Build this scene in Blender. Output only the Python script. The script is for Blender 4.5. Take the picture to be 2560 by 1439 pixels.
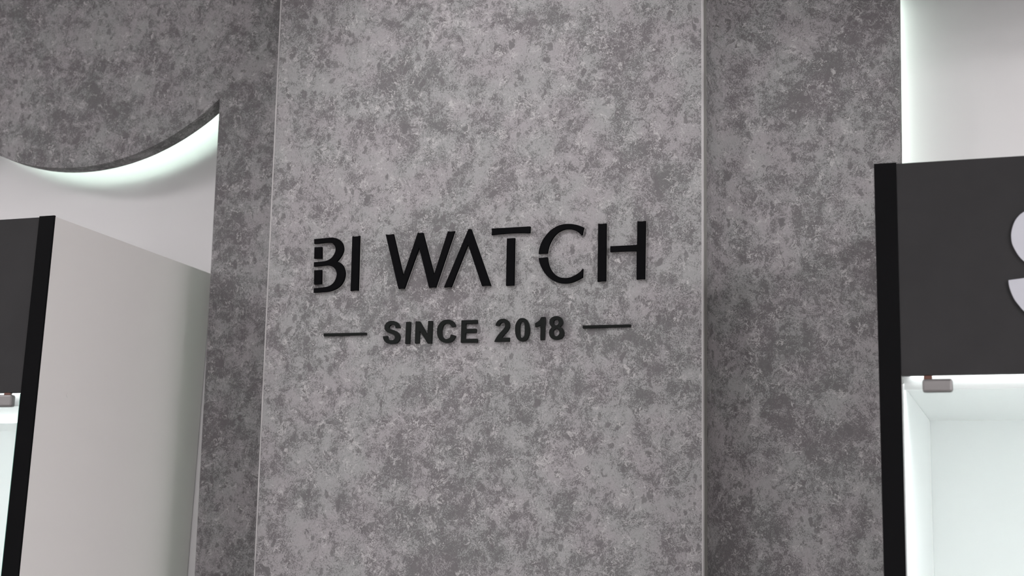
import bpy, bmesh, math, random
from mathutils import Vector, Matrix
from mathutils.geometry import tessellate_polygon

# ------------------------------------------------------------------ clear
for o in list(bpy.data.objects):
    bpy.data.objects.remove(o, do_unlink=True)
SC = bpy.context.scene
COL = SC.collection

# ------------------------------------------------------------------ camera (world: X along the wall, Y into it, Z up)
F_PX, PITCH, ROLL, YAW = 3791.99653, 0.18272, 0.02413, -0.33932
CAM = Vector((0.0, -3.0, 1.4))
cy, sy = math.cos(YAW), math.sin(YAW)
cp, sp = math.cos(PITCH), math.sin(PITCH)
FW = Vector((sy * cp, cy * cp, sp))
R0 = Vector((cy, -sy, 0.0))
U0 = R0.cross(FW)
RT = math.cos(ROLL) * R0 + math.sin(ROLL) * U0
UP = -math.sin(ROLL) * R0 + math.cos(ROLL) * U0
cam_data = bpy.data.cameras.new('camera')
cam_data.sensor_width = 36.0
cam_data.lens = F_PX * 36.0 / 2560.0
cam_data.clip_start = 0.05
cam = bpy.data.objects.new('camera', cam_data)
cam.matrix_world = Matrix(((RT.x, UP.x, -FW.x, CAM.x), (RT.y, UP.y, -FW.y, CAM.y),
                           (RT.z, UP.z, -FW.z, CAM.z), (0, 0, 0, 1)))
cam_data.dof.use_dof = True
cam_data.dof.focus_distance = 3.05
cam_data.dof.aperture_fstop = 4.5
COL.objects.link(cam)
SC.camera = cam

# ------------------------------------------------------------------ world, lights, exposure
world = bpy.data.worlds.new('world')
SC.world = world
world.use_nodes = True
world.node_tree.nodes['Background'].inputs[0].default_value = (0.9, 0.93, 1.0, 1)
world.node_tree.nodes['Background'].inputs[1].default_value = 0.05
SC.view_settings.view_transform = 'Standard'
SC.view_settings.look = 'None'
SC.view_settings.exposure = 0.0
SC.view_settings.gamma = 1.0
SC.view_settings.use_curve_mapping = False
SC.cycles.max_bounces = 10
SC.cycles.use_denoising = True


def area(name, loc, target, sx, sy_, watts, col=(1, 1, 1)):
    d = bpy.data.lights.new(name, 'AREA')
    d.shape = 'RECTANGLE'
    d.size, d.size_y = sx, sy_
    d.energy = watts
    d.color = col
    o = bpy.data.objects.new(name, d)
    o.location = loc
    o.rotation_euler = (Vector(target) - Vector(loc)).to_track_quat('-Z', 'Y').to_euler()
    COL.objects.link(o)
    return o


WARM = (1.0, 0.975, 0.985)
area('ceiling_light', (-3.5, -2.4, 2.96), (-3.5, -2.4, 0), 1.0, 1.0, 78, WARM)
area('ceiling_light', (2.45, -2.3, 2.96), (2.45, -2.3, 0), 0.9, 0.9, 150, WARM)
area('ceiling_light', (-0.4, -4.4, 2.96), (-0.4, -4.4, 0), 1.6, 0.8, 75, WARM)  # unseen fill lamp, added to lift the general light


def spot(loc, target, watts, deg, blend, radius):
    d = bpy.data.lights.new('ceiling_spot', 'SPOT')
    d.energy, d.spot_size, d.spot_blend, d.shadow_soft_size, d.color = watts, math.radians(deg), blend, radius, WARM
    o = bpy.data.objects.new('ceiling_spot', d)
    o.location = loc
    o.rotation_euler = (Vector(target) - Vector(loc)).to_track_quat('-Z', 'Y').to_euler()
    COL.objects.link(o)


spot((-1.25, -1.15, 2.93), (-1.02, -0.12, 2.15), 40, 74, 1.0, 0.06)

# ------------------------------------------------------------------ geometry helpers


def ray(px, py):
    return ((px - 1280.0) * RT - (py - 719.5) * UP + F_PX * FW)


def at_y(px, py, Y):
    """point of the vertical plane y = Y that the photograph shows at (px, py)"""
    d = ray(px, py)
    return CAM + d * ((Y - CAM.y) / d.y)


def spline(run, n=5):
    if len(run) < 3:
        return list(run)
    P = [Vector(p) for p in run]
    P = [2 * P[0] - P[1]] + P + [2 * P[-1] - P[-2]]
    out = []
    for i in range(1, len(P) - 2):
        a, b, c, d = P[i - 1:i + 3]
        for k in range(n):
            t = k / n
            out.append(tuple(0.5 * (2 * b + (c - a) * t + (2 * a - 5 * b + 4 * c - d) * t * t + (3 * b - a - 3 * c + d) * t ** 3)))
    out.append(tuple(P[-2]))
    return out


def outline(runs):
    """joins smooth runs; corners where one run ends and the next begins"""
    pts = []
    for r in runs:
        for p in spline(r):
            if not pts or (Vector(p) - Vector(pts[-1])).length > 0.4:
                pts.append(p)
    if (Vector(pts[0]) - Vector(pts[-1])).length < 0.4:
        pts.pop()
    return pts


def ring(pts, n=5):
    m = len(pts)
    out = []
    P = [Vector(p) for p in pts]
    for i in range(m):
        a, b, c, d = P[i - 1], P[i], P[(i + 1) % m], P[(i + 2) % m]
        for k in range(n):
            t = k / n
            out.append(tuple(0.5 * (2 * b + (c - a) * t + (2 * a - 5 * b + 4 * c - d) * t * t + (3 * b - a - 3 * c + d) * t ** 3)))
    return out


class MB:
    """collects world-space geometry, then becomes one mesh object"""

    def __init__(self):
        self.v, self.f = [], []

    def quad_box(self, lo, hi):
        b = len(self.v)
        x0, y0, z0 = lo
        x1, y1, z1 = hi
        self.v += [(x, y, z) for z in (z0, z1) for y in (y0, y1) for x in (x0, x1)]
        self.f += [tuple(b + i for i in q) for q in
                   ((0, 2, 3, 1), (4, 5, 7, 6), (0, 1, 5, 4), (2, 6, 7, 3), (0, 4, 6, 2), (1, 3, 7, 5))]
        return self

    def hexa(self, front, back):
        """front, back: four points each, same order"""
        b = len(self.v)
        self.v += [tuple(p) for p in front] + [tuple(p) for p in back]
        self.f += [tuple(b + i for i in q) for q in ((0, 1, 2, 3), (7, 6, 5, 4), (0, 4, 5, 1), (1, 5, 6, 2), (2, 6, 7, 3), (3, 7, 4, 0))]
        return self

    def prism(self, front, back, holes=()):
        """front/back: matching loops (world points); holes: list of (front loop, back loop) pairs"""
        loops = [(front, back)] + list(holes)
        flat = [[Vector((p[0], p[2], 0)) for p in fr] for fr, _ in loops]
        tris = tessellate_polygon(flat)
        b = len(self.v)
        allf = [p for fr, _ in loops for p in fr]
        allb = [p for _, bk in loops for p in bk]
        n = len(allf)
        self.v += [tuple(p) for p in allf] + [tuple(p) for p in allb]
        for t in tris:
            self.f.append(tuple(b + i for i in t))
            self.f.append(tuple(b + n + i for i in reversed(t)))
        s = 0
        for fr, _ in loops:
            m = len(fr)
            for i in range(m):
                j = (i + 1) % m
                self.f.append((b + s + i, b + s + j, b + n + s + j, b + n + s + i))
            s += m
        return self

    def build(self, name, material, parent=None, bevel=0.0, segs=2, smooth=False):
        off = parent_world(parent)
        me = bpy.data.meshes.new(name)
        me.from_pydata([tuple(Vector(p) - off) for p in self.v], [], self.f)
        bm = bmesh.new()
        bm.from_mesh(me)
        bmesh.ops.remove_doubles(bm, verts=bm.verts, dist=1e-6)
        bmesh.ops.recalc_face_normals(bm, faces=bm.faces)
        bm.to_mesh(me)
        bm.free()
        me.materials.append(material)
        o = bpy.data.objects.new(name, me)
        COL.objects.link(o)
        if parent:
            o.parent = parent
        if bevel:
            m = o.modifiers.new('bevel', 'BEVEL')
            m.width, m.segments, m.limit_method, m.angle_limit = bevel, segs, 'ANGLE', math.radians(40)
        if smooth:
            for p in me.polygons:
                p.use_smooth = True
        return o


def parent_world(p):
    off = Vector((0, 0, 0))
    while p:
        off += p.location
        p = p.parent
    return off


def thing(name, loc, label, cat, group=None):
    o = bpy.data.objects.new(name, None)
    o.empty_display_size = 0.05
    o.location = loc
    COL.objects.link(o)
    tag(o, label, cat, group)
    return o


def tag(o, label, cat, group=None):
    o['label'] = label
    o['category'] = cat
    if group:
        o['group'] = group


def struct(o):
    o['kind'] = 'structure'
    return o


def box(name, lo, hi, m, parent=None, bevel=0.0):
    return MB().quad_box(lo, hi).build(name, m, parent, bevel)

# ------------------------------------------------------------------ materials


def mat(name, col, rough=0.5, spec=0.5, metal=0.0, emit=None, estr=0.0, trans=0.0, ior=1.45, bump=0.0, bscale=300, vary=0.0):
    m = bpy.data.materials.new(name)
    m.use_nodes = True
    nt = m.node_tree
    p = nt.nodes['Principled BSDF']
    p.inputs['Base Color'].default_value = (*col, 1)
    p.inputs['Roughness'].default_value = rough
    p.inputs['Specular IOR Level'].default_value = spec
    p.inputs['Metallic'].default_value = metal
    p.inputs['Transmission Weight'].default_value = trans
    p.inputs['IOR'].default_value = ior
    if emit:
        p.inputs['Emission Color'].default_value = (*emit, 1)
        p.inputs['Emission Strength'].default_value = estr
    geo = nt.nodes.new('ShaderNodeNewGeometry')
    if vary:
        n = nt.nodes.new('ShaderNodeTexNoise')
        n.inputs['Scale'].default_value = 14
        n.inputs['Detail'].default_value = 5
        nt.links.new(geo.outputs['Position'], n.inputs['Vector'])
        r = nt.nodes.new('ShaderNodeValToRGB')
        r.color_ramp.elements[0].position = 0.3
        r.color_ramp.elements[1].position = 0.7
        r.color_ramp.elements[0].color = (*[c * (1 - vary) for c in col], 1)
        r.color_ramp.elements[1].color = (*[min(1, c * (1 + vary)) for c in col], 1)
        nt.links.new(n.outputs['Fac'], r.inputs['Fac'])
        nt.links.new(r.outputs['Color'], p.inputs['Base Color'])
    if bump:
        n = nt.nodes.new('ShaderNodeTexNoise')
        n.inputs['Scale'].default_value = bscale
        n.inputs['Detail'].default_value = 2
        nt.links.new(geo.outputs['Position'], n.inputs['Vector'])
        b = nt.nodes.new('ShaderNodeBump')
        b.inputs['Strength'].default_value = bump
        b.inputs['Distance'].default_value = 0.001
        nt.links.new(n.outputs['Fac'], b.inputs['Height'])
        nt.links.new(b.outputs['Normal'], p.inputs['Normal'])
    return m


def concrete_material():
    """cement-look wallcovering: cloudy mottling with speckled borders, flat dark chips, pale flecks"""
    m = bpy.data.materials.new('cement_wallcovering')
    m.use_nodes = True
    nt = m.node_tree
    N, L = nt.nodes, nt.links
    p = N['Principled BSDF']
    p.inputs['Roughness'].default_value = 0.75
    p.inputs['Specular IOR Level'].default_value = 0.25
    geo = N.new('ShaderNodeNewGeometry')
    pos = geo.outputs['Position']

    def math_(op, a, b=None, c=None, clamp=False):
        n = N.new('ShaderNodeMath')
        n.operation = op
        n.use_clamp = clamp
        for i, x in enumerate((a, b, c)):
            if x is None:
                continue
            if isinstance(x, (int, float)):
                n.inputs[i].default_value = x
            else:
                L.new(x, n.inputs[i])
        return n.outputs[0]

    def mapping(vec, scale=(1, 1, 1), loc=(0, 0, 0), rot=(0, 0, 0)):
        n = N.new('ShaderNodeMapping')
        n.inputs['Scale'].default_value = scale
        n.inputs['Location'].default_value = loc
        n.inputs['Rotation'].default_value = rot
        L.new(vec, n.inputs['Vector'])
        return n.outputs[0]

    def noise(vec, scale, detail=4, rough=0.55, dist=0.0, color=False):
        n = N.new('ShaderNodeTexNoise')
        n.inputs['Scale'].default_value = scale
        n.inputs['Detail'].default_value = detail
        n.inputs['Roughness'].default_value = rough
        n.inputs['Distortion'].default_value = dist
        L.new(vec, n.inputs['Vector'])
        return n.outputs['Color' if color else 'Fac']

    def smooth(x, a, b):
        n = N.new('ShaderNodeMapRange')
        n.interpolation_type = 'SMOOTHSTEP'
        n.inputs['From Min'].default_value = a
        n.inputs['From Max'].default_value = b
        L.new(x, n.inputs['Value'])
        return n.outputs[0]

    def mix(f, a, b):
        n = N.new('ShaderNodeMix')
        n.data_type = 'RGBA'
        L.new(f, n.inputs['Factor'])
        for s, x in (('A', a), ('B', b)):
            i = [q for q in n.inputs if q.name == s and q.type == 'RGBA'][0]
            if isinstance(x, tuple):
                i.default_value = (*x, 1)
            else:
                L.new(x, i)
        return [q for q in n.outputs if q.type == 'RGBA'][0]

    # warped position
    w1 = noise(pos, 22, 3, 0.6, 0, True)
    vm = N.new('ShaderNodeVectorMath'); vm.operation = 'MULTIPLY_ADD'
    L.new(w1, vm.inputs[0]); vm.inputs[1].default_value = (0.04, 0.04, 0.04); L.new(pos, vm.inputs[2])
    wp = vm.outputs[0]
    w2 = noise(pos, 130, 3, 0.65, 0, True)
    vm2 = N.new('ShaderNodeVectorMath'); vm2.operation = 'MULTIPLY_ADD'
    L.new(w2, vm2.inputs[0]); vm2.inputs[1].default_value = (0.012, 0.012, 0.012); L.new(wp, vm2.inputs[2])
    wp2 = vm2.outputs[0]

    big = noise(pos, 4.2, 4, 0.5, 0.3)
    mid = noise(wp, 19, 4, 0.6, 0.4)
    small = noise(wp2, 52, 4, 0.65, 0.5)
    fib = noise(mapping(wp2, (1, 1, 0.6), rot=(0, 0.5, 0)), 300, 3, 0.7, 0.8)
    fine = noise(mapping(pos, (1, 1, 0.8)), 560, 2, 0.6, 0.3)
    v = math_('MULTIPLY_ADD', big, 0.62, math_('MULTIPLY_ADD', mid, 0.92, math_('MULTIPLY', small, 0.82)))
    v = math_('ADD', v, -1.185)
    sp_ = math_('ADD', math_('MULTIPLY_ADD', fib, 0.85, -0.425), math_('MULTIPLY_ADD', fine, 0.75, -0.375))
    t = smooth(math_('ADD', v, sp_), -0.15, 0.13)
    dark = (0.108, 0.1042, 0.1065)
    light = (0.258, 0.254, 0.256)
    base = mix(t, dark, light)
    # fine fibres inside the pale and the dark zones
    grain = smooth(math_('ADD', math_('MULTIPLY', fib, 0.6), math_('MULTIPLY', fine, 0.4)), 0.38, 0.62)
    base = mix(math_('MULTIPLY', math_('SUBTRACT', 1.0, grain), 0.22), base, dark)
    base = mix(math_('MULTIPLY', grain, 0.10), base, light)
    # cool / warm tint drift
    tint = smooth(noise(pos, 11, 2, 0.5), 0.35, 0.65)
    hs = mix(tint, (1.0, 0.970, 0.988), (0.970, 0.990, 0.982))
    mm = N.new('ShaderNodeMix'); mm.data_type = 'RGBA'; mm.blend_type = 'MULTIPLY'
    mm.inputs['Factor'].default_value = 1.0
    ia = [q for q in mm.inputs if q.type == 'RGBA']
    L.new(base, ia[0]); L.new(hs, ia[1])
    base = [q for q in mm.outputs if q.type == 'RGBA'][0]

    # flat dark chips
    def chips(scale, keep, r0, r1, seed):
        vo = N.new('ShaderNodeTexVoronoi')
        vo.feature = 'F1'
        vo.inputs['Scale'].default_value = scale
        vo.inputs['Randomness'].default_value = 1.0
        L.new(mapping(wp2, (1.25, 1.25, 0.75), (seed, seed * .7, 0), (0, 0.5, 0)), vo.inputs['Vector'])
        sep = N.new('ShaderNodeSeparateColor')
        L.new(vo.outputs['Color'], sep.inputs[0])
        k = math_('GREATER_THAN', sep.outputs[0], 1 - keep)
        rad = math_('MULTIPLY_ADD', sep.outputs[1], r1 - r0, r0)
        d = math_('SUBTRACT', vo.outputs['Distance'], rad)
        return math_('MULTIPLY', k, math_('SUBTRACT', 1.0, smooth(d, -0.04, 0.015)))

    c1 = chips(26, 0.60, 0.08, 0.23, 0.0)
    c2 = chips(46, 0.50, 0.12, 0.34, 3.3)
    ch = math_('MAXIMUM', c1, math_('MULTIPLY', c2, 0.85))
    chipcol = mix(fib, (0.094, 0.0895, 0.0925), (0.118, 0.113, 0.116))
    base = mix(math_('MULTIPLY', ch, 0.85), base, chipcol)

    # pale flecks: thin curls along warped contour lines, broken up
    r_ = noise(wp2, 48, 2, 0.5, 1.2)
    ridge = math_('SUBTRACT', 1.0, smooth(math_('ABSOLUTE', math_('SUBTRACT', r_, 0.5)), 0.006, 0.032))
    brk = smooth(noise(pos, 38, 2, 0.5), 0.50, 0.60)
    fl = math_('MULTIPLY', ridge, brk)
    blob = smooth(noise(wp2, 95, 3, 0.6, 0.8), 0.685, 0.72)
    fl = math_('MAXIMUM', math_('MULTIPLY', fl, 0.85), math_('MULTIPLY', blob, 0.9))
    base = mix(fl, base, (0.36, 0.350, 0.348))
    L.new(base, p.inputs['Base Color'])

    bp = N.new('ShaderNodeBump')
    bp.inputs['Strength'].default_value = 0.25
    bp.inputs['Distance'].default_value = 0.0012
    L.new(math_('ADD', math_('MULTIPLY', t, 0.5), math_('MULTIPLY_ADD', fl, 0.7, math_('MULTIPLY', ch, -0.8))), bp.inputs['Height'])
    L.new(bp.outputs['Normal'], p.inputs['Normal'])
    return m


M = dict(
    concrete=concrete_material(),
    putty=mat('grey_putty', (0.235, 0.232, 0.222), 0.75, 0.2, vary=0.10),
    bead=mat('plaster_bead', (0.36, 0.35, 0.35), 0.7, 0.2, vary=0.12),
    wall=mat('white_wall_paint', (0.685, 0.675, 0.682), 0.6, 0.3, bump=0.12, bscale=500),
    ceiling=mat('ceiling_paint', (0.75, 0.75, 0.75), 0.8, 0.2),
    floor=mat('grey_floor', (0.45, 0.44, 0.43), 0.35, 0.4, vary=0.1),
    room=mat('room_paint', (0.72, 0.71, 0.71), 0.8, 0.2),
    laminate=mat('light_grey_laminate', (0.66, 0.645, 0.632), 0.45, 0.35, bump=0.03, bscale=900),
    interior=mat('white_gloss_interior', (0.815, 0.825, 0.825), 0.22, 0.5),
    black=mat('black_gloss_strip', (0.006, 0.006, 0.0065), 0.3, 0.006),
    header=mat('charcoal_header', (0.031, 0.0305, 0.0315), 0.6, 0.05, vary=0.06),
    face=mat('black_acrylic_face', (0.0045, 0.0045, 0.005), 0.3, 0.0),
    acrylic=mat('frosted_acrylic_edge', (0.42, 0.41, 0.40), 0.35, 0.5),
    matte=mat('black_matte_foam', (0.0095, 0.0105, 0.010), 0.38, 0.05),
    white_letter=mat('silver_white_acrylic', (0.37, 0.375, 0.415), 0.3, 0.5),
    steel=mat('satin_steel', (0.17, 0.163, 0.162), 0.4, 0.5, metal=0.7),
    copper=mat('copper_pin', (0.09, 0.045, 0.036), 0.4, 0.5, metal=0.8),
    glass=mat('door_glass', (0.965, 0.99, 0.98), 0.0, 0.5, trans=1.0, ior=1.45),
    glass_edge=mat('green_glass_edge', (0.10, 0.26, 0.21), 0.15, 0.5),
    led_green=mat('cove_led', (0.9, 0.95, 0.9), 0.5, 0.2, emit=(0.80, 1.0, 0.88), estr=92.0),
    led_side=mat('cove_led_side', (0.9, 0.95, 0.9), 0.5, 0.2, emit=(0.80, 1.0, 0.82), estr=14.0),
    led_edge=mat('cove_led_edge', (0.9, 0.95, 0.9), 0.5, 0.2, emit=(0.84, 1.0, 0.90), estr=24.0),
    led_rail_fill=mat('cabinet_rail_fill', (0.9, 0.95, 1.0), 0.5, 0.2, emit=(0.97, 1.0, 1.0), estr=4.0),
    led_soft=mat('cabinet_led_soft', (0.9, 0.95, 1.0), 0.5, 0.2, emit=(0.97, 1.0, 1.0), estr=5.0),
    led_white=mat('cabinet_led', (0.9, 0.95, 1.0), 0.5, 0.2, emit=(0.93, 1.0, 0.985), estr=95.0),
    batten=mat('grey_batten', (0.3, 0.3, 0.3), 0.8, 0.2),
)

# ------------------------------------------------------------------ setting
Y_WALL = 0.16          # front of the white back wall
Y_PIL = -0.12          # front of the pillar
T_PANEL = 0.045        # thickness of the cement-look wall panels, their front at y = 0
Y_CAB = -0.47          # front of the cabinets
H = 3.0
XL, XR, YB = -4.2, 3.0, -6.0
struct(box('floor', (XL - .1, YB - .1, -0.1), (XR + .1, Y_WALL + .2, 0.0), M['floor']))
struct(box('ceiling', (XL - .1, YB - .1, H), (XR + .1, Y_WALL + .2, H + .1), M['ceiling']))
struct(box('wall_back', (XL - .1, Y_WALL, 0), (XR + .1, Y_WALL + .12, H), M['wall']))
struct(box('wall_left', (XL - .1, YB, 0), (XL, Y_WALL, H), M['room']))
struct(box('wall_right', (XR, YB, 0), (XR + .1, Y_WALL, H), M['room']))
struct(box('wall_front', (XL - .1, YB - .1, 0), (XR + .1, YB, H), M['room']))


def line_x(pa, pb, Y, z):
    """x at height z of the straight edge that runs through two photographed points in plane y = Y"""
    a, b = at_y(*pa, Y), at_y(*pb, Y)
    return a.x + (b.x - a.x) * (z - a.z) / (b.z - a.z)


# ---- pillar
pl = lambda z: line_x((701, 0), (634, 1439), Y_PIL, z)
pr = lambda z: line_x((1757.5, 0), (1759.5, 1439), Y_PIL, z)
xl0, xr0 = 0.5 * (pl(1.4) + pl(2.4)), 0.5 * (pr(1.4) + pr(2.4))
pillar = thing('pillar', (0.5 * (xl0 + xr0), Y_PIL + 0.15, 0), 'wide cement-look pillar that carries the black sign letters', 'pillar')
struct(pillar)
BEV = 0.0035
zs = (0.0, H - 0.001)
core = MB()
sec = lambda z: [(pl(z), Y_PIL + BEV, z), (pl(z) + BEV, Y_PIL, z), (pr(z) - BEV, Y_PIL, z), (pr(z), Y_PIL + BEV, z), (pr(z), Y_WALL, z), (pl(z), Y_WALL, z)]
a, b = sec(zs[0]), sec(zs[1])
n0 = len(core.v)
core.v += a + b
for i in range(6):
    j = (i + 1) % 6
    if i in (0, 2):
        continue
    core.f.append((i, j, 6 + j, 6 + i))
core.f += [(5, 4, 3, 2, 1, 0), (6, 7, 8, 9, 10, 11)]
core.build('shaft', M['concrete'], pillar)


def bead(xf, side):
    mb = MB()
    e = 0.0009
    loops = []
    for z in zs:
        x = xf(z)
        s = side
        loops.append([(x - s * BEV, Y_PIL - e * .6, z), (x - s * BEV * .4, Y_PIL - e * .7, z), (x + s * e * .5, Y_PIL + BEV * .3, z), (x + s * e, Y_PIL + BEV, z), (x - s * BEV * .6, Y_PIL + BEV * .9, z)])
    k = len(loops[0])
    mb.v = loops[0] + loops[1]
    for i in range(k):
        j = (i + 1) % k
        mb.f.append((i, j, k + j, k + i))
    mb.f += [tuple(range(k - 1, -1, -1)), tuple(range(k, 2 * k))]
    mb.build('corner_bead', M['bead'], pillar)


bead(pl, -1)
# plain putty strip along the pillar's right-hand return
fr = [(pr(0) - .0002, Y_PIL + BEV, 0), (pr(0) + .0012, Y_PIL + BEV, 0), (pr(H) + .0012, Y_PIL + BEV, H - .001), (pr(H) - .0002, Y_PIL + BEV, H - .001)]
MB().hexa(fr, [(x, y + .040, z) for x, y, z in fr]).build('putty_strip', M['putty'], pillar)
bead(pr, 1)


# concave fillet where the pillar's sides run into the panels behind it
def cove(xf, side, R):
    mb = MB()
    nseg = 18
    rows = []
    for z in zs:
        x = xf(z)
        row = []
        y_start = -R
        for k in range(nseg + 1):
            th = math.pi / 2 * k / nseg
            row.append((x + side * (R - R * math.cos(th)) + side * 0.0004, y_start + R * math.sin(th) - 0.0004, z))
        row.append((x - side * 0.001, -0.0004, z))
        row.append((x - side * 0.001, y_start, z))
        rows.append(row)
    k = len(rows[0])
    mb.v = rows[0] + rows[1]
    for i in range(k):
        j = (i + 1) % k
        mb.f.append((i, j, k + j, k + i))
    mb.f += [tuple(range(k - 1, -1, -1)), tuple(range(k, 2 * k))]
    o = mb.build('cove_fillet', M['concrete'], pillar)
    me = o.data
    for p in me.polygons:
        if len(p.vertices) == 4 and p.index < nseg:
            p.use_smooth = True
    me.set_sharp_from_angle(angle=math.radians(25))


cove(pr, 1, 0.105)
cove(pl, -1, 0.04)

# ---- left panel with the scalloped opening
sx_ = lambda z: line_x((549.5, 250), (486.5, 1439), 0.0, z)
arc_px = [(0, 389), (50.6, 407.8), (101, 415.8), (162.6, 418), (202, 415.8), (253, 411.4), (307, 398), (361.4, 374.6), (426.5, 340), (488, 297.6), (524, 268.7), (549, 249)]
arc = [at_y(x, y, 0.0) for x, y in arc_px]
# circle through the traced edge (least squares)
import numpy as np
A = np.array([[2 * p.x, 2 * p.z, 1] for p in arc])
rhs = np.array([p.x ** 2 + p.z ** 2 for p in arc])
s_ = np.linalg.lstsq(A, rhs, rcond=None)[0]
acx, acz = float(s_[0]), float(s_[1])
ar = math.sqrt(s_[2] + acx ** 2 + acz ** 2)
print('arc', acx, acz, ar)
jx = arc[-1].x
th1 = math.acos(max(-1, min(1, (jx - acx) / ar)))
arc_pts = []
NA = 40
for k in range(NA + 1):
    th = -th1 + (-(math.pi - th1) + th1) * k / NA          # right end, down through the lowest point, to the left end
    arc_pts.append((acx + ar * math.cos(th), acz + ar * math.sin(th)))
zj = arc_pts[0][1]
XPL = lambda z: pl(z) - 0.0
XE = acx - 3 * (jx - acx)
prof = [(XPL(0.0), 0.0), (sx_(0.0), 0.0), (sx_(zj - 0.02), zj - 0.02)] + arc_pts + [(x - 2 * (jx - acx), z) for x, z in arc_pts[1:]] + [(XE, zj - 0.02), (XE, 0.0), (XL, 0.0), (XL, H - .001), (XPL(H), H - .001)]
panel_l = thing('wall_panel', (0.5 * (sx_(0) + XPL(0)), T_PANEL / 2, 0), 'cement-look wall panel left of the pillar with a scalloped backlit opening', 'wall panel', 'cement-look wall panels')
struct(panel_l)
MB().prism([(x, 0, z) for x, z in prof], [(x, T_PANEL, z) for x, z in prof]).build('board', M['concrete'], panel_l)


def ribbon(path, inset_dir, y0, y1, thick, name, m, parent):
    """thin band following a path in the wall plane, its back offset by thick along inset_dir"""
    mb = MB()
    n = len(path)
    for i, (x, z) in enumerate(path):
        dx, dz = inset_dir[i]
        for (px_, pz_) in ((x, z), (x + dx * thick, z + dz * thick)):
            mb.v += [(px_, y0, pz_), (px_, y1, pz_)]
    for i in range(n - 1):
        a_, b_ = 4 * i, 4 * (i + 1)
        mb.f += [(a_, b_, b_ + 1, a_ + 1), (a_ + 2, a_ + 3, b_ + 3, b_ + 2), (a_, a_ + 2, b_ + 2, b_), (a_ + 1, b_ + 1, b_ + 3, a_ + 3)]
    e = 4 * (n - 1)
    mb.f += [(0, 1, 3, 2), (e, e + 2, e + 3, e + 1)]
    return mb.build(name, m, parent)


def lit_cove(path, dirs, inset, lip_gap, led_back, led_gap, m, parent):
    """LED line behind a panel edge: a batten whose lip stops short of the wall, the strip sitting behind the lip"""
    off = lambda d: [(x + q[0] * d, z + q[1] * d) for (x, z), q in zip(path, dirs)]
    ribbon(off(inset), dirs, T_PANEL, Y_WALL - lip_gap, 0.012, 'batten', M['batten'], parent)
    strip = ribbon(off(inset + led_back), dirs, Y_WALL - led_gap - .004, Y_WALL - led_gap, 0.012, 'led_strip', m, parent)
    ribbon(off(inset + led_back - .004), dirs, T_PANEL, Y_WALL - led_gap - .0042, 0.02, 'led_carrier', M['batten'], parent)
    return strip


ad = [(-math.cos(math.atan2(z - acz, x - acx)), -math.sin(math.atan2(z - acz, x - acx))) for x, z in arc_pts]
lit_cove(arc_pts, ad, 0.07, 0.042, 0.075, 0.075, M['led_green'], panel_l)
zz = [0.05, zj - 0.16]
lit_cove([(sx_(z), z) for z in zz], [(1, 0)] * 2, 0.05, 0.045, 0.08, 0.075, M['led_side'], panel_l)

# ---- right panel, its lit edge, and the lintel above the frame
ex = lambda z: line_x((2246, 0), (2250.5, 405), 0.0, z)
ZL = 2.62
panel_r = thing('wall_panel', (0.5 * (pr(0) + ex(0)), T_PANEL / 2, 0), 'cement-look wall panel right of the pillar with a backlit straight edge', 'wall panel', 'cement-look wall panels')
struct(panel_r)
prof = [(pr(0), 0.0), (pr(H), H - .001), (XR, H - .001), (XR, ZL), (ex(ZL), ZL), (ex(0), 0.0)]
MB().prism([(x, 0, z) for x, z in prof], [(x, T_PANEL, z) for x, z in prof]).build('board', M['concrete'], panel_r)
ep = [(ex(z) - 0.045, z) for z in (0.05, ZL)]
ribbon(ep, [(-1, 0)] * 2, T_PANEL, Y_WALL - .001, 0.02, 'batten', M['batten'], panel_r)
ribbon([(x + .003, z) for x, z in ep], [(-1, 0)] * 2, Y_WALL - 0.02, Y_WALL - .006, 0.0028, 'led_strip', M['led_edge'], panel_r)

struct(box('shade_soffit', (ex(2.6) - 0.05, -0.42, 2.58), (XR, -0.001, H - .001), M['ceiling']))  # unseen soffit, added to shade the upper wall on the right

# ------------------------------------------------------------------ display cabinets


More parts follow.
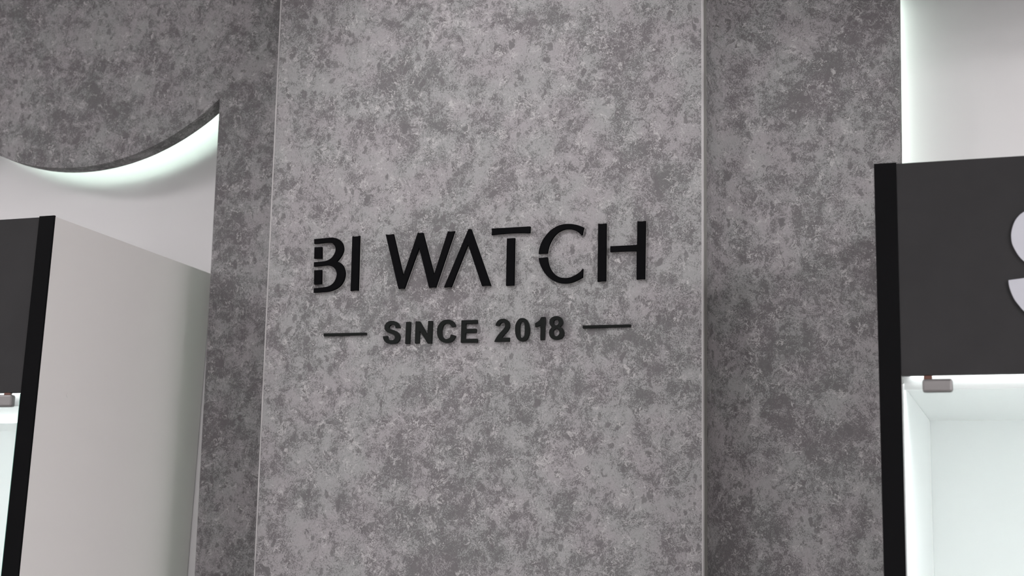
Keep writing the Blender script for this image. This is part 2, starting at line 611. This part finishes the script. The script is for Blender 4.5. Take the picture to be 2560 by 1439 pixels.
def cabinet(label, mirror, top_px, edge_top, edge_bot, strip_top, strip_bot, hdr_px, inner_c=None, width=0.78, z_in=None, x_in_off=0.02):
    """mirror = +1: the cabinet's visible front edge is its left one (body extends right), -1: the right one"""
    s = mirror
    ze = lambda z: line_x(edge_top, edge_bot, Y_CAB, z)          # outer corner
    zi = lambda z: line_x(strip_top, strip_bot, Y_CAB, z)        # inner edge of the black strip
    zt = at_y(*top_px, Y_CAB).z
    zh = at_y(*hdr_px, Y_CAB).z
    yb = Y_WALL - 0.004
    x_mid = ze(1.2) + s * width / 2
    root = thing('display_cabinet', (x_mid, (Y_CAB + yb) / 2, 0), label, 'cabinet', 'display cabinets beside the pillar')
    far = lambda z: ze(z) + s * width
    fari = lambda z: ze(z) + s * (width - 0.04)
    xin = x_in_off                                               # inner face of the near side
    EB = 0.0035
    zc = z_in if z_in else zh - 0.008                            # underside of the inner top
    wall_t = abs(xin - ze(1.6))
    # side panels (outer light laminate)
    for fn, sg, nm in ((ze, s, 'near'), (far, -s, 'far')):
        q = lambda z, y, d: (fn(z) + sg * d, y, z)
        fr = [q(0, Y_CAB + .004, 0), q(0, Y_CAB + .004, .016), q(zt, Y_CAB + .004, .016), q(zt, Y_CAB + .004, 0)]
        bk = [q(0, yb, 0), q(0, yb, .016), q(zt, yb, .016), q(zt, yb, 0)]
        pnl = MB().hexa(fr, bk).build('side_panel', M['laminate'], root)
        if nm == 'near':
            side = pnl
    # black edge strips on the front
    for fo, fi in ((ze, zi), (far, fari)):
        fr = [(fo(0), Y_CAB, 0), (fi(0), Y_CAB, 0), (fi(zt + .002), Y_CAB, zt + .002), (fo(zt + .002), Y_CAB, zt + .002)]
        MB().hexa(fr, [(x, y + .0045, z) for x, y, z in fr]).build('edge_strip', M['black'], root)
    # header board
    fr = [(zi(zh), Y_CAB + .001, zh), (fari(zh), Y_CAB + .001, zh), (fari(zt), Y_CAB + .001, zt), (zi(zt), Y_CAB + .001, zt)]
    MB().hexa(fr, [(x, y + .016, z) for x, y, z in fr]).build('header_board', M['header'], root)
    # top
    x0, x1 = sorted((ze(zt) + s * .016, far(zt) - s * .016))
    box('top_panel', (x0, Y_CAB + .018, zt - .018), (x1, yb, zt), M['laminate'], root)
    # inner lining
    y_in = at_y(2325, 1051, 0.146).y
    xi0, xi1 = sorted((xin, far(zt) - s * .03))
    yf = Y_CAB + .010
    box('back_lining', (xi0 - .003, y_in, 0.1), (xi1 + .003, yb - .001, zc + .004), M['interior'], root)
    box('ceiling_lining', (xi0 - .003, yf + .045, zc), (xi1 + .003, y_in, zc + .006), M['interior'], root)
    b0, b1 = sorted((ze(1.5) + s * .0165, xin))
    box('side_lining', (b0, yf, 0.1), (b1, y_in - .0006, zc - .0006), M['interior'], root)
    b0, b1 = sorted((far(1.5) - s * .0165, far(1.5) - s * .03))
    box('side_lining', (b0, yf, 0.1), (b1, y_in - .0006, zc - .0006), M['interior'], root)
    # board that closes the front above the inner top
    box('front_rail', (xi0, yf + .022, zc - .007), (xi1, yf + .028, zh + .012), M['interior'], root)
    # base and shelf
    x0, x1 = sorted((ze(0) + s * .017, far(0) - s * .017))
    box('plinth', (x0, Y_CAB + .02, 0), (x1, yb - .01, 0.098), M['black'], root)
    xs0, xs1 = sorted((xin + s * .001, far(1.0) - s * .031))
    box('shelf', (xs0, yf + .05, 0.98), (xs1, y_in - .001, 0.988), M['glass'], root)
    box('shelf', (xs0, yf + .05, 0.58), (xs1, y_in - .001, 0.588), M['glass'], root)
    return root, ze, zi, far, fari, zt, zh, zc, y_in, side


# right cabinet
ci = at_y(2325, 1051, 0.146)
rc = cabinet('display cabinet right of the pillar with a white letter on its charcoal header', 1, (2212, 410.5),
             (2184.5, 412), (2209.5, 1439), (2240.5, 409), (2265, 1439), (2400, 935), x_in_off=ci.x, z_in=ci.z, width=0.9)
# left cabinet
ledge = dict(edge_top=(136, 540), edge_bot=(45, 1439), strip_top=(98.5, 541), strip_bot=(3, 1439))
_zt = at_y(117, 541.0, Y_CAB).z
lin = line_x(ledge['edge_top'], ledge['edge_bot'], Y_CAB, 1.6) - 0.034
lzc = at_y(30, 985, Y_CAB).z + (ci.z - at_y(2400, 935, Y_CAB).z)
lc = cabinet('display cabinet left of the pillar showing its pale grey side panel', -1, (117, 541.5),
             ledge['edge_top'], ledge['edge_bot'], ledge['strip_top'], ledge['strip_bot'], (27, 980), x_in_off=lin, z_in=lzc, width=0.9)
print('cab', ci, [round(f(1.6), 4) for f in (rc[1], rc[2], lc[1], lc[2])], rc[5:9], lc[5:9], lin)


def fit_cabinet(c, s, clip_px, clip_x0, clip_x1, clip_y0, clip_y1, pin_px, led_frac):
    root, ze, zi, far, fari, zt, zh, zc, y_in, side = c
    yg = Y_CAB + .0015
    zg1 = at_y(clip_x0, clip_y0 - 1.5, Y_CAB).z + 0.001
    mid = 0.5 * (zi(1.5) + fari(1.5))
    # glass door leaf
    z0 = 0.11
    g = 0.0022
    fr = [(zi(z0) + s * g, yg, z0), (fari(z0) - s * g, yg, z0), (fari(zg1) - s * g, yg, zg1), (zi(zg1) + s * g, yg, zg1)]
    door = MB().hexa(fr, [(x, y + .005, z) for x, y, z in fr]).build('glass_door', M['glass'], root)
    if s < 0:
        fr = [(zi(z0) + s * (g - .0016), yg, z0), (zi(z0) + s * g, yg, z0), (zi(zg1) + s * g, yg, zg1), (zi(zg1) + s * (g - .0016), yg, zg1)]
        MB().hexa(fr, [(x, y + .005, z) for x, y, z in fr]).build('glass_edge', M['glass_edge'], door)
    # pivot clip and its pin
    a_, b_ = at_y(clip_x0, clip_y0, Y_CAB - .004), at_y(clip_x1, clip_y1, Y_CAB - .004)
    x0, x1 = sorted((a_.x, b_.x))
    z0_, z1_ = sorted((a_.z, b_.z))
    box('pivot_clip', (x0, Y_CAB - .004, z0_), (x1, yg + .010, z1_), M['steel'], root, bevel=0.0038)
    q0, q1 = at_y(*pin_px[0], Y_CAB), at_y(*pin_px[1], Y_CAB)
    px0, px1 = sorted((q0.x, q1.x))
    box('pivot_pin', (px0, Y_CAB + .001, z1_ - .001), (px1, Y_CAB + .009, zh - .0006), M['copper'], root, bevel=0.001)
    # light bar hidden in the slot between the front rail and the inner top
    yf = Y_CAB + .010
    xa, xb = sorted((zi(zc) + s * .012, fari(zc)))
    bar = box('led_housing', (xa, yf + .0285, zc + .016), (xb, yf + .044, zc + .028), M['steel'], root)
    box('led_tube', (xa, yf + .0295, zc + .011), (xb, yf + .043, zc + .0158), M['led_white'], bar)
    bar = box('led_housing', (xa, yf + .0085, zh + .0055), (xb, yf + .0215, zh + .010), M['steel'], root)
    box('led_tube', (xa, yf + .0095, zh + .0012), (xb, yf + .0205, zh + .0053), M['led_rail_fill'], bar)  # added strip behind the header, only to brighten the rail's front face
    vx0, vx1 = sorted((fari(1.0) + s * .004, fari(1.0) - s * .008))
    box('led_tube', (vx0, yf + .012, 0.15), (vx1, yf + .026, zc - .02), M['led_white'], root)  # unseen upright tube, added at the far corner to brighten the interior
    if led_frac:
        yl = Y_CAB + led_frac
        box('led_tube', (xa, yl, zc - .0075), (xb, yl + .014, zc - .0004), M['led_soft'], root)


fit_cabinet(rc, 1, None, 2305, 2382, 946.5, 979, ((2309, 940), (2330, 940)), 0)
fit_cabinet(lc, -1, None, -48, 27.5, 987, 1016, ((9, 983), (25, 983)), 0.34)

# small screw cap on the left cabinet's side panel
side = lc[9]
d = ray(168, 987)
lx_ = lc[1](1.65)
t_ = (lx_ - CAM.x) / d.x
pc = CAM + d * t_
off = parent_world(side)
mb = MB()
for k in range(20):
    th = 2 * math.pi * k / 20
    mb.v.append((0, .0055 * math.cos(th), .0055 * math.sin(th)))
mb2 = MB()
xs = lc[1](pc.z)
mb2.v = [(xs - .001, pc.y + v[1], pc.z + v[2]) for v in mb.v] + [(xs + .0006, pc.y + v[1], pc.z + v[2]) for v in mb.v]
mb2.f = [tuple(range(19, -1, -1)), tuple(range(20, 40))] + [(i, (i + 1) % 20, 20 + (i + 1) % 20, 20 + i) for i in range(20)]
mb2.build('screw_cap', M['laminate'], side)

# ------------------------------------------------------------------ sign letters


def pxmap(ox, oy, sc):
    return lambda p: (ox + p[0] / sc, oy + p[1] / sc)


def letter(label, pieces, style, group):
    """pieces: list of (outline px, [hole px]); style 'acrylic': black face on a pale body; 'matte': one dark body"""
    TF, TB = (0.0058, 0.0028) if style == 'acrylic' else (0.0, 0.006)
    yf = Y_PIL - TF - TB
    allp = [at_y(x, y, Y_PIL) for o_, _ in pieces for x, y in o_]
    cx_ = sum(p.x for p in allp) / len(allp)
    zb = min(p.z for p in allp)
    root = thing('sign_letter' if 'dash' not in label else 'sign_dash', (cx_, Y_PIL, zb), label, 'letter' if 'dash' not in label else 'dash', group)
    for o_, hs in pieces:
        if style == 'acrylic':
            F0 = lambda pts, y: [(lambda q: (q.x, y, q.z))(at_y(x_, y_, yf)) for x_, y_ in pts]
            face = MB().prism(F0(o_, yf), F0(o_, yf + TF), [(F0(h, yf), F0(h, yf + TF)) for h in hs]).build('stroke', M['face'], root)
            MB().prism(F0(o_, yf + TF), F0(o_, Y_PIL - .0003), [(F0(h, yf + TF), F0(h, Y_PIL - .0003)) for h in hs]).build('backing', M['acrylic'], face)
        else:
            F0 = lambda pts, y: [(lambda q: (q.x, y, q.z))(at_y(x_, y_, yf + TB * .3)) for x_, y_ in pts]
            MB().prism(F0(o_, yf), F0(o_, Y_PIL - .0003), [(F0(h, yf), F0(h, Y_PIL - .0003)) for h in hs]).build('stroke', M['matte'], root, bevel=0.0006, segs=1)
    return root


G1 = 'black letters of the upper sign line'
G2 = 'black characters of the lower sign line'
m1 = pxmap(770, 570, 7.994)
m2 = pxmap(950, 560, 8.466)
m3 = pxmap(1220, 540, 7.572)
m4 = pxmap(1470, 540, 7.994)
mp = lambda m, pts: [m(p) for p in pts]


def runs(m, rr):
    return outline([mp(m, r) for r in rr])


# B
B = runs(m1, [[(122, 218), (400, 192)], [(400, 192), (500, 188), (600, 215), (675, 285), (706, 380), (698, 470), (650, 570), (575, 662)],
              [(575, 662), (640, 690), (700, 755), (733, 850), (736, 930), (713, 1030), (655, 1130), (565, 1205), (450, 1252), (330, 1272), (112, 1288)],
              [(112, 1288), (115, 1200)], [(115, 1200), (330, 1178), (430, 1150), (510, 1085), (555, 1000), (572, 910), (545, 825), (485, 768), (420, 745), (350, 742), (115, 765)],
              [(115, 765), (117, 680)], [(117, 680), (300, 662), (390, 640), (470, 590), (525, 510), (550, 430), (535, 360), (490, 305), (430, 288), (350, 290), (122, 310)],
              [(122, 310), (122, 218)]])
letter('black stencil letter B with two separate blocks at its left, first letter of BI', [
    (B, []), (mp(m1, [(128, 382), (275, 374), (275, 602), (120, 606)]), []), (mp(m1, [(122, 843), (272, 832), (268, 1110), (118, 1122)]), [])], 'acrylic', G1)
letter('tall plain black letter I standing right beside the B', [
    (runs(m1, [[(885, 160), (960, 166), (1032, 150)], [(1032, 150), (1000, 1243)], [(1000, 1243), (925, 1241), (848, 1253)], [(848, 1253), (885, 160)]]), [])], 'acrylic', G1)
letter('wide black letter W that opens the word WATCH', [
    (runs(m2, [[(118, 215), (200, 222), (282, 207)], [(282, 207), (488, 1092)], [(488, 1092), (798, 178)], [(798, 178), (850, 186), (908, 178)], [(908, 178), (1140, 1068)],
               [(1140, 1068), (1435, 150)], [(1435, 150), (1510, 155), (1578, 145)], [(1578, 145), (1175, 1337)], [(1175, 1337), (1110, 1333), (1035, 1342)], [(1035, 1342), (825, 490)],
               [(825, 490), (512, 1363)], [(512, 1363), (450, 1358), (387, 1363)], [(387, 1363), (118, 215)]]), [])], 'acrylic', G1)
letter('black letter A without a crossbar in WATCH', [
    (runs(m2, [[(1870, 103), (1925, 103)], [(1925, 103), (2345, 1300)], [(2345, 1300), (2240, 1297), (2155, 1305)], [(2155, 1305), (1860, 425)], [(1860, 425), (1505, 1330)],
               [(1505, 1330), (1430, 1326), (1352, 1335)], [(1352, 1335), (1870, 103)]]), [])], 'acrylic', G1)
letter('black letter T whose bar floats above its stem', [
    (runs(m3, [[(68, 234), (798, 193)], [(798, 193), (792, 318)], [(792, 318), (650, 315), (500, 318), (350, 326), (200, 339), (66, 356)], [(66, 356), (72, 295), (68, 234)]]), []),
    (mp(m3, [(357, 422), (506, 412), (490, 1306), (338, 1314)]), [])], 'acrylic', G1)
letter('large black stencil letter C split at its left, in WATCH', [
    (runs(m3, [[(957, 710), (970, 620), (1010, 500), (1090, 370), (1200, 255), (1330, 180), (1450, 150), (1570, 147), (1700, 170), (1815, 212)], [(1815, 212), (1798, 270), (1785, 345)], [(1785, 345), (1765, 358)],
               [(1765, 358), (1700, 300), (1620, 258), (1530, 243), (1430, 255), (1330, 305), (1240, 395), (1170, 520), (1140, 610), (1125, 700)], [(1125, 700), (957, 710)]]), []),
    (runs(m3, [[(957, 792), (1125, 775)], [(1125, 775), (1145, 900), (1190, 1010), (1260, 1095), (1350, 1150), (1440, 1168), (1540, 1160), (1650, 1115), (1730, 1060), (1797, 993)], [(1797, 993), (1790, 1155)],
               [(1790, 1155), (1700, 1205), (1570, 1256), (1440, 1270), (1320, 1253), (1200, 1198), (1100, 1110), (1020, 990), (975, 880), (957, 792)]]), [])], 'acrylic', G1)
letter('black letter H whose left post stands apart, end of WATCH', [
    (runs(m4, [[(202, 150), (280, 153), (365, 142)], [(365, 142), (355, 1297)], [(355, 1297), (270, 1297), (188, 1306)], [(188, 1306), (202, 150)]]), []),
    (runs(m4, [[(985, 100), (1065, 105), (1150, 95)], [(1150, 95), (1134, 1252)], [(1134, 1252), (1055, 1254), (967, 1263)], [(967, 1263), (972, 695)], [(972, 695), (840, 697), (640, 703), (442, 713)],
               [(442, 713), (445, 600)], [(445, 600), (700, 588), (850, 580), (978, 570)], [(978, 570), (985, 100)]]), [])], 'acrylic', G1)

# lower line
m5 = pxmap(950, 790, 17.98)
m6 = pxmap(1080, 790, 17.98)
m7 = pxmap(1230, 780, 15.99)
m8 = pxmap(1325, 780, 15.99)
letter('thin black dash left of the word SINCE', [([(809.5, 833), (916.4, 830.8), (916.5, 837), (809.5, 840.2)], [])], 'matte', 'black dashes beside the lower sign line')
letter('small bold black letter S that opens SINCE', [
    (runs(m5, [[(915, 530), (900, 440), (850, 340), (760, 260), (600, 215), (450, 225), (320, 285), (240, 390), (212, 500), (235, 610), (310, 700), (430, 765), (560, 805), (640, 850), (688, 920),
                (670, 1010), (610, 1065), (520, 1082), (430, 1065), (370, 1000), (345, 890)], [(345, 890), (143, 905)],
               [(143, 905), (160, 1020), (220, 1130), (320, 1210), (440, 1245), (580, 1245), (720, 1220), (830, 1140), (895, 1030), (905, 920), (880, 820), (800, 715), (680, 645), (540, 600), (450, 570),
                (415, 510), (430, 450), (490, 395), (570, 380), (640, 400), (690, 450), (710, 530)], [(710, 530), (915, 530)]]), [])], 'matte', G2)
letter('small bold black letter I in SINCE', [(mp(m5, [(1180, 256), (1385, 253), (1345, 1240), (1135, 1245)]), [])], 'matte', G2)
letter('small bold black letter N in SINCE', [
    (mp(m5, [(1605, 235), (1800, 233), (2130, 810), (2175, 213), (2373, 210), (2330, 1222), (2150, 1228), (1795, 660), (1770, 1222), (1570, 1228)]), [])], 'matte', G2)
letter('small bold black letter C in SINCE', [
    (runs(m6, [[(1075, 465), (1040, 350), (970, 245), (860, 175), (720, 153), (560, 175), (420, 255), (310, 390), (250, 540), (235, 720), (260, 900), (330, 1040), (440, 1140), (580, 1190), (720, 1195),
                (860, 1160), (970, 1070), (1040, 970), (1070, 880)], [(1070, 880), (870, 818)],
               [(870, 818), (840, 910), (780, 990), (690, 1025), (600, 1020), (520, 960), (470, 870), (448, 740), (460, 590), (510, 450), (590, 350), (700, 320), (790, 350), (850, 420), (900, 492)],
               [(900, 492), (1075, 465)]]), [])], 'matte', G2)
letter('small bold black letter E that ends SINCE', [
    (mp(m6, [(1328, 185), (2048, 165), (2045, 330), (1530, 345), (1530, 570), (2003, 563), (1995, 745), (1525, 755), (1505, 1020), (2050, 1008), (2048, 1182), (1295, 1190)]), [])], 'matte', G2)
letter('small bold black numeral two in the year', [
    (runs(m7, [[(145, 535), (180, 430), (250, 340), (340, 285), (440, 268), (550, 280), (640, 330), (700, 420), (715, 540), (690, 650), (620, 760), (520, 870), (400, 1020)], [(400, 1020), (705, 1018)],
               [(705, 1018), (690, 1172)], [(690, 1172), (98, 1180)], [(98, 1180), (150, 1070), (240, 930), (360, 790), (460, 680), (520, 590), (530, 510), (505, 440), (440, 410), (370, 430), (330, 480), (310, 545)],
               [(310, 545), (145, 535)]]), [])], 'matte', G2)
letter('small bold black numeral zero in the year', [
    (mp(m7, ring([(1220, 238), (1330, 258), (1430, 360), (1490, 520), (1512, 700), (1500, 860), (1440, 1040), (1340, 1140), (1220, 1165), (1100, 1140), (1000, 1040), (945, 880), (928, 690), (945, 520), (1010, 370), (1110, 260)], 3)),
     [mp(m7, ring([(1215, 385), (1270, 400), (1305, 480), (1315, 620), (1312, 800), (1300, 920), (1260, 1000), (1195, 1025), (1150, 990), (1125, 900), (1118, 760), (1125, 580), (1145, 460), (1175, 400)], 3))])], 'matte', G2)
letter('small bold black numeral one in the year', [
    (mp(m8, [(462, 192), (618, 192), (590, 1105), (418, 1115), (425, 530), (330, 568), (210, 592), (208, 440), (300, 390), (390, 310)]), [])], 'matte', G2)
letter('small bold black numeral eight that ends the year', [
    (runs(m8, [[(1210, 585), (1300, 650), (1350, 750), (1365, 840), (1340, 960), (1260, 1050), (1150, 1095), (1050, 1105), (930, 1080), (830, 1010), (780, 910), (770, 800), (800, 700), (880, 600)],
               [(880, 600), (815, 520), (785, 420), (790, 340), (840, 250), (940, 180), (1060, 155), (1180, 175), (1270, 250), (1318, 380), (1300, 490), (1210, 585)]]),
     [mp(m8, ring([(1060, 295), (1120, 320), (1150, 390), (1140, 460), (1100, 510), (1040, 522), (980, 490), (950, 420), (970, 340), (1010, 305)], 3)),
      mp(m8, ring([(1065, 660), (1130, 690), (1175, 760), (1180, 840), (1140, 920), (1060, 962), (1000, 940), (950, 880), (935, 800), (960, 720), (1010, 670)], 3))])], 'matte', G2)
letter('thin black dash right of the year', [([(1456.8, 813.2), (1577, 810.5), (1577, 816.6), (1457, 820.6)], [])], 'matte', 'black dashes beside the lower sign line')

# white letter on the right cabinet's header
S = outline([[(2686, 590), (2668, 545), (2635, 519), (2603, 512), (2575, 520), (2560, 529), (2549, 537), (2538, 551), (2531, 569), (2528, 587), (2530, 607), (2537, 623), (2547, 639), (2560, 652), (2585, 665), (2612, 676),
              (2632, 690), (2640, 712), (2632, 735), (2608, 748), (2585, 740), (2574, 722), (2572, 693)], [(2572, 693), (2521, 700)],
             [(2521, 700), (2523, 715), (2529, 733), (2537, 749), (2547, 762), (2560, 777), (2585, 794), (2612, 800), (2645, 795), (2675, 775), (2694, 745), (2698, 710), (2688, 675), (2665, 648), (2630, 632), (2605, 622),
              (2588, 606), (2585, 588), (2592, 570), (2605, 563), (2622, 568), (2634, 590)], [(2634, 590), (2686, 590)]])
yh = Y_CAB + .001
P = [at_y(x, y, yh - .004) for x, y in S]
o = MB().prism([(p.x, yh - .004, p.z) for p in P], [(p.x, yh - .0002, p.z) for p in P]).build('sign_letter', M['white_letter'])
tag(o, 'large silvery white letter S on the charcoal header of the right cabinet', 'letter')
